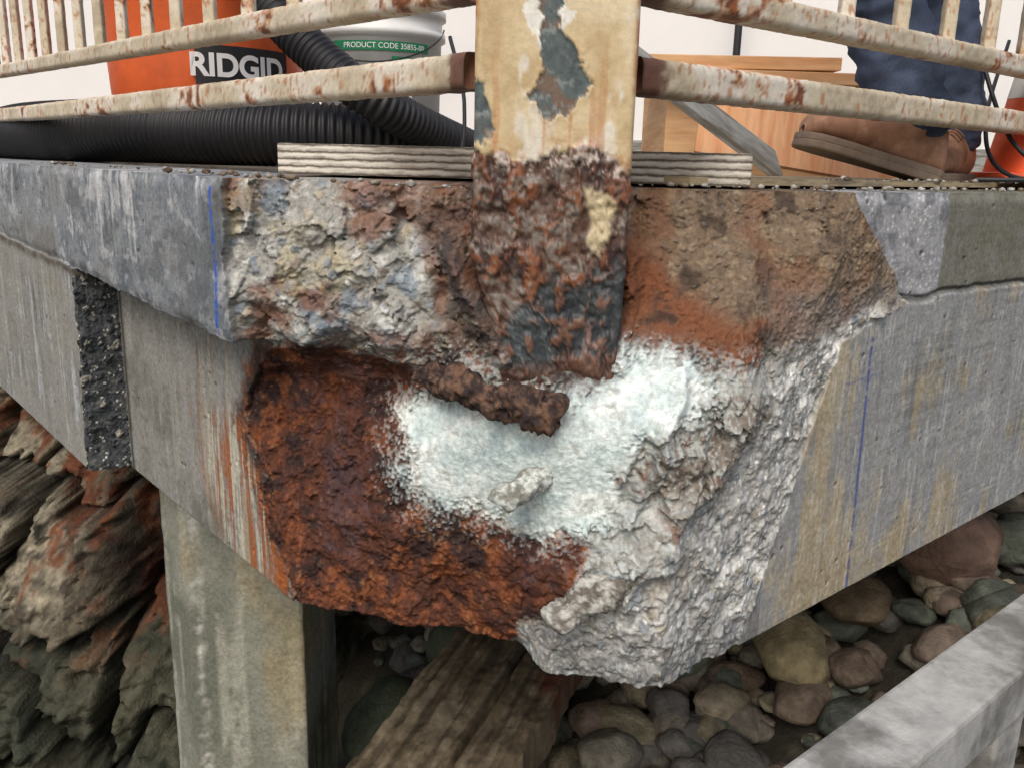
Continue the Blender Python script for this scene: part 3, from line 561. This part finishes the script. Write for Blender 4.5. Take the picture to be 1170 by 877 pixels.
o=box("coping",-1.2,1.2,-.045,.045,-.04,.04,M_lr,hr,.006);o.location=(cpos[0],cpos[1],-.64);o.rotation_euler=(0,0,an)
for k_,s in enumerate((-.3,.45,1.1)):
    q=st+nrm*.045+np.array([.7615,.648])*s;o=box("upright_%d"%k_,-.045,.045,-.035,.035,-.6,.6,M_lr,hr,.005);o.location=(q[0],q[1],-1.283);o.rotation_euler=(0,0,an)
gx=np.concatenate([[-3000,-600,-120,-30,-10],np.arange(-5,-1.5,.12),np.arange(-1.5,2.6,.022),np.arange(2.6,6,.15),[10,30,120,600,3000]])
gy=np.concatenate([[-3000,-600,-120,-30,-10,-4,-2],np.arange(-1,.9,.12),np.arange(.9,3.4,.022),np.arange(3.4,7,.2),[10,30,120,600,3000]])
TX,TY=np.meshgrid(gx,gy)
def terr(x,y):
    z=np.interp(x,[-3,-1.2,-.5,-.2,.2,.66,1.0,1.34,2.2,5],[-2.5,-2.4,-2.05,-1.62,-1.42,-1.27,-1.08,-.93,-.8,-.75])
    z=z+.28*np.clip(y-2,-3,1.8)
    far=sstep(3.2,4.2,y);z=z*(1-far)+(-.35)*far
    z=np.minimum(z,-.32)
    z=z+.05*fbm(x*4,y*4,x*0,4,seed=95)*np.exp(-((x/6)**2+((y-2)/6)**2))
    return np.maximum(z,-2.7)
TZ=terr(TX,TY);ta=fbm(TX*8,TY*8,TZ*8,4,seed=96)
tcl=np.zeros(TX.shape+(3,))+lin((54,50,42));tcl=lay(tcl,lin((34,35,30)),sstep(-.1,.4,ta));tcl=lay(tcl,lin((78,73,62)),sstep(.2,.5,-ta))
mk("ground_terrain",np.stack([TX,TY,TZ],-1).reshape(-1,3),gridF(*TX.shape),M_rock,tcl.reshape(-1,3))
cx_=np.arange(-3.6,.75,.010);cz_=np.arange(-2.7,-.13,.010);QX,QZ=np.meshgrid(cx_,cz_)
QY=2.6+.30*(QZ+1.5)
wx=QX+.22*fbm(QX*3,QZ*3,QX*0,5,.55,seed=101);wz=QZ+.22*fbm(QX*3,QZ*3,QX*0+9,5,.55,seed=102)
c1,c2_,cid,fa1=voro(wx*2.2,wx*0,wz*2.4,vec=True);d1,d2,did,fa2=voro(wx*7,wx*0+3,wz*8,seed=3,vec=True)
QY=QY-.26*(_R[cid,3]-.3)-.05*fa1-.04*fa2-.14*(.5-c1)+.16*sstep(.10,.0,c2_-c1)+.02*sstep(.08,0,d2-d1)-.14*fbm(QX*4,QZ*4,QX*0,6,.56,seed=103)-.02*ridged(QX*12,QZ*12,QX*0,5,seed=104)
QY=QY+.5*sstep(-.35,.7,QX)
QY=QY+.7*np.exp(-(((QX+.5)/.25)**2+((QZ+1.75)/.25)**2))+.7*np.exp(-(((QX+1.45)/.6)**2+((QZ+.75)/.2)**2))+.35*np.exp(-(((QX+1.15)/.16)**2+((QZ+1.25)/.3)**2))
qa=fbm(QX*5,QY*5,QZ*5,5,.6,seed=105);qb=fbm(QX*22,QY*22,QZ*22,5,.65,seed=106);qs=fbm(QX*16,QY*4,QZ*4,5,.6,seed=107);qd=fbm(QX*70,QY*70,QZ*70,3,.6,seed=108)
qc=np.zeros(QX.shape+(3,))+lin((98,90,76));qc=lay(qc,lin((138,128,108)),sstep(.0,.45,qa+.4*qb)*.9);qc=lay(qc,lin((58,56,48)),sstep(-.05,.35,-qa+.4*qb))
qc=lay(qc,lin((72,80,64)),sstep(-1.35,-1.6,QZ+.15*qa)*.7)
qc=lay(qc,lin((190,182,158)),sstep(-1.34,-1.46,QX+.12*qb+.1*qa)*sstep(-1.5,-1.35,QZ)*sstep(-.4,.1,qb+.5*qa)*.85)
qc=lay(qc,lin((136,80,50)),sstep(.0,.3,qs*.7+qa*.5+.3*qb)*sstep(-.85,-1.1,QX)*sstep(-1.65,-1.4,QZ)*.8);qc=lay(qc,lin((68,40,35)),sstep(-.1,.3,qs*.6+.6*qb-.2*qa)*sstep(-.85,-1.1,QX)*sstep(-1.5,-1.38,QX+.1*qb+.0*QZ,)*0+qc[...,0]*0) if False else qc
qc=lay(qc,lin((136,80,50)),sstep(.0,.3,qs*.7+qa*.5+.3*qb)*sstep(-.85,-1.1,QX)*sstep(-1.65,-1.4,QZ)*.8);qc=lay(qc,lin((70,42,36)),sstep(-.05,.3,qs*.6+.6*qb-.2*qa)*sstep(-.85,-1.1,QX)*sstep(-1.5,-1.3,QX)*sstep(-1.55,-1.35,QZ)*.9)
qc=lay(qc,lin((22,20,18)),sstep(.10,.0,c2_-c1)*.85);qc=qc*(.56*(1+.4*qd+.3*qb))[...,None]
mk("rock_cliff",np.stack([QX,QY,QZ],-1).reshape(-1,3),gridF(*QX.shape),M_rock,qc.reshape(-1,3))
pal2=[(122,116,104),(100,97,92),(144,134,114),(112,98,84),(84,88,80),(132,124,102),(124,110,98),(94,100,90)]
items=[]
def drop(x,y,r,s=None,c=None,k=None,sink=.35):
    s=s or (r*(1+.3*rng.random()),r*(.8+.2*rng.random()),r*(.62+.2*rng.random()))
    items.append(((x,y,float(terr(np.array(x),np.array(y)))+s[2]*(1-sink)),s,lin(c or pal2[rng.integers(8)])*.85,k or int(rng.integers(1e6))))
drop(.72,1.98,.09,(.115,.10,.095),(148,136,104),11,-.2);drop(1.10,2.08,.12,(.14,.125,.11),(134,110,96),5,-.2);drop(.90,2.05,.075,(.105,.09,.065),(116,102,82),23,-.3)
drop(.26,1.85,.07,(.09,.07,.06),(122,118,106),9,-.3);drop(1.40,2.25,.10,(.11,.10,.08),(112,90,76),31,0);drop(1.25,1.9,.07,(.09,.07,.05),(96,88,78),41,.1)
drop(.45,2.15,.12,(.18,.13,.12),(104,110,94),51,-.1);drop(-.06,2.3,.16,(.18,.16,.13),(90,98,80),61,.1);drop(-.30,2.2,.15,(.17,.15,.14),(82,90,72),71,.0);drop(.62,2.25,.1,(.12,.1,.09),(100,104,90),81,-.1)
for q in range(800):
    x=-.5+rng.random()*2.7;y=1.2+rng.random()*1.9;r=.018+.058*rng.random()**1.8;drop(x,y,r)
for q in range(420):
    x=.1+rng.random()*1.6;y=1.5+rng.random()*1.0;r=.02+.055*rng.random()**1.4;drop(x,y,r,sink=-.2+.3*rng.random())
rocks("beach_rocks",items,M_rock,3,.30)
M_tim=mat("wet_timber",None,.65,60,.3,.6,.003,scale2=200,spec=.4)
def slabcol(V):
    x,y,z=V.T;al=x*sa_-y*ca_;ac=x*ca_+y*sa_;a=fbm(x*8,y*8,z*8,4,seed=111);b_=fbm(ac*70,al*5,z*20,4,.6,seed=112);f=fbm(x*70,y*70,z*70,3,.65,seed=114)
    k=np.zeros((len(V),3))+lin((108,96,76));k=k+(lin((70,62,50))-k)*(sstep(-.1,.35,b_)*.85)[:,None]
    k=k+(lin((140,130,110))-k)*(sstep(.1,.4,-b_+.4*a)*.6)[:,None];k=k+(lin((100,56,40))-k)*(sstep(-.04,.06,x+.36*(y-1.9)-.03+.1*a)*sstep(-.3,.2,a+b_*.5)*.9)[:,None];return k*(.85+.35*f)[:,None]
ca_,sa_=math.cos(math.radians(-20)),math.sin(math.radians(-20))
u_=np.linspace(-.16,.16,90);v_=np.linspace(-.85,.45,220)
UU,VV_=np.meshgrid(np.r_[-.165,-.16,u_[1:-1],.16,.165],v_);SZ=np.zeros_like(UU);SZ[:,0]=-.10;SZ[:,-1]=-.10
ca,sa=ca_,sa_
SZ=SZ+.008*fbm(UU*70,VV_*4,UU*0,4,.6,seed=117)-.02*np.exp(-((UU-.035-.01*fbm(VV_*6,VV_*0,VV_*0,3,seed=118))/.004)**2)
UU=UU*(1+.10*fbm(VV_*10,UU*0,UU*0,4,seed=115));wxx=.0+UU*ca-VV_*sa;wyy=1.93+UU*sa+VV_*ca
SZ=SZ-1.15+.012*fbm(wxx*12,wyy*12,wxx*0,4,seed=113)+.05*VV_
SV=np.stack([wxx,wyy,SZ],-1);back=SV[-1:].copy();back[...,2]-=.12;frontr=SV[:1].copy();frontr[...,2]-=.12
SV=np.concatenate([frontr,SV,back],0).reshape(-1,3)
mk("fallen_timber_plank",SV,gridF(len(v_)+2,UU.shape[1]),M_tim,slabcol(SV))

# ------------------------------------------------------------------ person
M_cloth=mat("cloth",None,.9,300,.2,.3,.001,spec=.15)
per=empty("standing_person")
J={0:(.82,1.96,.93),1:(.80,1.94,1.10),2:(.76,1.90,1.30),3:(.74,1.88,1.44),4:(.72,1.86,1.52),
 5:(.80,1.88,.88),6:(.64,1.79,.47),7:(.755,1.76,.115),8:(.760,1.755,.070),
 9:(.89,2.03,.88),10:(.86,1.99,.48),11:(.93,1.99,.10),12:(.93,1.99,.065),
 13:(.60,1.76,1.40),14:(.50,1.66,1.14),15:(.42,1.50,.96),16:(.88,2.02,1.40),17:(.95,2.04,1.12),18:(.86,1.90,.92)}
Rd={0:.15,1:.14,2:.16,3:.10,4:.055,5:.10,6:.082,7:.076,8:.072,9:.10,10:.08,11:.078,12:.074,13:.065,14:.05,15:.036,16:.065,17:.05,18:.036}
Eg=[(0,1),(1,2),(2,3),(3,4),(0,5),(5,6),(6,7),(7,8),(0,9),(9,10),(10,11),(11,12),(2,13),(13,14),(14,15),(2,16),(16,17),(17,18)]
me=bpy.data.meshes.new("b");me.from_pydata([J[i] for i in range(19)],Eg,[]);ob=bpy.data.objects.new("b",me);link(ob)
ob.modifiers.new("s","SKIN")
for i in range(19): me.skin_vertices[0].data[i].radius=(Rd[i],Rd[i])
me.skin_vertices[0].data[0].use_root=True
sb=ob.modifiers.new("ss","SUBSURF");sb.levels=4
bme=bpy.data.meshes.new_from_object(ob.evaluated_get(bpy.context.evaluated_depsgraph_get()));bpy.data.objects.remove(ob)
co=np.empty(len(bme.vertices)*3);bme.vertices.foreach_get("co",co);co=co.reshape(-1,3)
nv=np.empty(len(co)*3);bme.vertex_normals.foreach_get("vector",nv);nv=nv.reshape(-1,3)
wr=fbm(co[:,0]*9,co[:,1]*9,co[:,2]*20,3,seed=121)*.014+.010*ridged(co[:,0]*14,co[:,1]*14,co[:,2]*26,3,seed=122)
co=co+nv*wr[:,None]
fa=fbm(co[:,0]*12,co[:,1]*12,co[:,2]*12,4,seed=123);fb=ridged(co[:,0]*14,co[:,1]*14,co[:,2]*26,3,seed=122)
cl=np.zeros((len(co),3))+lin((70,80,100));cl=cl*np.clip(1+.5*fa+.4*fb,.5,1.8)[:,None];cl[co[:,2]>.97]=lin((52,60,58));cl[co[:,2]>1.47]=lin((196,150,126))
fc=[tuple(p.vertices) for p in bme.polygons];mk("body",co,fc,M_cloth,cl,per)
bm=bmesh.new();bmesh.ops.create_uvsphere(bm,u_segments=40,v_segments=28,radius=1);hv=np.array([v.co[:] for v in bm.verts]);hf=[tuple(v.index for v in f.verts) for f in bm.faces];bm.free()
fd=np.array([-.75,-.66,0]);sd_=np.array([.66,-.75,0])
x,y,z=hv.T
w_=.075*(1-.18*np.clip(-z,0,1)**2);yy=y*.095+.02*np.exp(-((x/.16)**2+((z+.05)/.2)**2))*(y>0)-.008*np.exp(-(((np.abs(x)-.38)/.16)**2+((z-.12)/.12)**2))*(y>0)+.006*np.exp(-((x/.3)**2+((z+.5)/.08)**2))*(y>0)
hc=np.array([.69,1.83,1.635]);HV=hc+(x*w_)[:,None]*sd_+yy[:,None]*fd+np.c_[x*0,x*0,z*.118]
hcol=np.zeros((len(HV),3))+lin((200,152,128));hcol[(z>.45)|((y<-.05)&(z>-.35))]=lin((60,44,34));hcol[(y>0)&(np.abs(x)<.3)&(np.abs(z+.48)<.06)]=lin((160,96,88))
mk("head",HV,hf,M_cloth,hcol,per)
for sgn in(-1,1):
    e_=hc+sgn*.030*sd_+fd*.080+np.array([0,0,.012]);tube("eye",[e_-fd*.006,e_,e_+fd*.006,e_+fd*.009],[.009,.011,.008,.002],M_wh,per,12,.002)
    e_=hc+sgn*.076*sd_;tube("ear",[e_-[0,0,.03],e_,e_+[0,0,.03]],[.006,.012,.010],M_cloth,per,10,.006,col=lin((200,148,124)))
for hi,(wr_,dr) in enumerate([((.42,1.50,.96),(-.35,-.35,-.87)),((.86,1.90,.92),(-.3,-.5,-.8))]):
    wr_=np.array(wr_);dr=np.array(dr)/np.linalg.norm(dr);sd2=np.cross(dr,[0,0,1]);sd2/=np.linalg.norm(sd2);pn=np.cross(sd2,dr);sk_=lin((200,150,126))
    tube("palm_%d"%hi,[wr_-dr*.02,wr_+dr*.03,wr_+dr*.07,wr_+dr*.095],[.03,.036,.038,.028],M_cloth,per,16,.006,col=sk_)
    for f_ in range(4):
        b0=wr_+dr*.085+sd2*(.027-.018*f_);Lf=[.068,.078,.072,.056][f_];tube("finger_%d_%d"%(hi,f_),[b0,b0+dr*Lf*.5+pn*.006,b0+dr*Lf*.85+pn*.024,b0+dr*Lf*.9+pn*.036],[.0095,.009,.008,.005],M_cloth,per,10,.005,col=sk_)
    b0=wr_+dr*.035+sd2*.034;tube("thumb_%d"%hi,[b0,b0+dr*.03+sd2*.022,b0+dr*.055+sd2*.026,b0+dr*.065+sd2*.026],[.012,.011,.009,.005],M_cloth,per,10,.005,col=sk_)
M_lea=mat("boot_leather",(184,142,116),.75,40,.18,.4,.001,c2=(148,110,88),c2scale=14,spec=.25);M_sole=mat("boot_sole",(136,120,106),.85,60,.15,.3,.001)
def boot(name,heel,yaw,pitch,roll,parent):
    sx=[0,.012,.04,.08,.12,.16,.20,.24,.268,.282,.288];wd=[.02,.031,.036,.036,.036,.040,.048,.050,.044,.03,.008]
    topz=[.07,.105,.118,.118,.114,.100,.088,.082,.074,.060,.040];bz=.022
    Rm=Matrix.Rotation(yaw,3,'Z')@Matrix.Rotation(-pitch,3,'Y')@Matrix.Rotation(roll,3,'X');hl=Vector(heel)
    def tr(p): return tuple(Rm@Vector(p)+hl)
    ns_=28;k=np.linspace(0,len(sx)-1,60);S=np.interp(k,range(len(sx)),sx);Wd=np.interp(k,range(len(sx)),wd);Tz=np.interp(k,range(len(sx)),topz)
    V=[];F=[]
    for s_,w__,t_ in zip(S,Wd,Tz):
        for q in range(ns_):
            a=2*math.pi*q/ns_;cxx=math.copysign(abs(math.cos(a))**.75,math.cos(a));sz=math.copysign(abs(math.sin(a))**.75,math.sin(a))
            taper=1-.35*max(0,sz)**1.5
            V.append(tr((s_,w__*cxx*taper,(t_+bz)/2+(t_-bz)/2*sz+ .002*math.sin(s_*160)*(sz>.3)*(s_>.12)*(s_<.2))))
    for i in range(59):
        for q in range(ns_): F.append((i*ns_+q,i*ns_+(q+1)%ns_,(i+1)*ns_+(q+1)%ns_,(i+1)*ns_+q))
    F.append(tuple(range(ns_)));F.append(tuple(59*ns_+q for q in range(ns_-1,-1,-1)));mk(name+"_upper",V,F,M_lea,None,parent)
    ks=np.linspace(0,len(sx)-1,50);S2=np.interp(ks,range(len(sx)),sx);W2_=np.interp(ks,range(len(sx)),wd)+.004
    out_=[(s_,-w2) for s_,w2 in zip(S2,W2_)]+[(s_,w2) for s_,w2 in zip(S2[::-1],W2_[::-1])]
    m0=len(out_);V=[];lv=[(.0,.97),(.003,1.0),(.012,1.0),(.013,.985),(.014,.985),(.015,1.0),(.022,1.01),(.026,1.0),(.027,.9)]
    for z_,sc_ in lv:
        for (s_,w2) in out_: V.append(tr((.14+(s_-.14)*(1+(sc_-1)*.3+.02),w2*sc_,z_)))
    F=[]
    for i in range(len(lv)-1):
        for q in range(m0): F.append((i*m0+q,i*m0+(q+1)%m0,(i+1)*m0+(q+1)%m0,(i+1)*m0+q))
    F.append(tuple(range(m0-1,-1,-1)));F.append(tuple((len(lv)-1)*m0+q for q in range(m0)));mk(name+"_sole",V,F,M_sole,None,parent,False)
    for q in range(5):
        s_=.118+.015*q;zt=np.interp(s_,sx,topz);tube(name+"_lace_%d"%q,[tr((s_,-.028,zt-.014)),tr((s_+.004,-.01,zt+.001)),tr((s_,.01,zt+.001)),tr((s_+.004,.028,zt-.014))],.0022,M_lea,parent,8,.004)
boot("boot_front",(.800,1.74,.008),math.radians(180+8),math.radians(13),math.radians(0),per)
boot("boot_rear",(.985,2.01,.004),math.radians(180+50),0,0,per)

# ------------------------------------------------------------------ light, world, camera
W=bpy.data.worlds.new("World");sc.world=W;W.use_nodes=True;nt=W.node_tree;bg=nt.nodes["Background"]
sky=nt.nodes.new("ShaderNodeTexSky");sky.sky_type='NISHITA';sky.sun_disc=False;sky.air_density=1.0;sky.dust_density=5;sky.ozone_density=.5
el,az=math.radians(48),math.radians(195)
sky.sun_elevation=el;sky.sun_rotation=az;nt.links.new(sky.outputs[0],bg.inputs[0]);bg.inputs[1].default_value=.15
ld=bpy.data.lights.new("sun","SUN");ld.energy=1.15;ld.angle=math.radians(25);ld.color=(1,.98,.95)
lo_=bpy.data.objects.new("sun",ld);sv=Vector((math.sin(az)*math.cos(el),math.cos(az)*math.cos(el),math.sin(el)));lo_.rotation_euler=(sv).to_track_quat('Z','Y').to_euler();link(lo_)
p=math.radians(14.04);r=math.radians(1.5)
f0=Vector((0,math.cos(p),-math.sin(p)));u0=Vector((0,math.sin(p),math.cos(p)));r0=Vector((1,0,0))
Rr_=math.cos(r)*r0+math.sin(r)*u0;Ur=-math.sin(r)*r0+math.cos(r)*u0
cam=bpy.data.cameras.new("camera");cam.sensor_width=36;cam.lens=36*1000/1170;cam.clip_start=.02;cam.clip_end=6000
co_=bpy.data.objects.new("camera",cam);mw=Matrix((Rr_,Ur,-f0)).transposed().to_4x4();mw.translation=(0,0,.025);co_.matrix_world=mw;link(co_);sc.camera=co_
sc.view_settings.view_transform='Standard';sc.view_settings.look='None';sc.view_settings.exposure=0
print("ok")
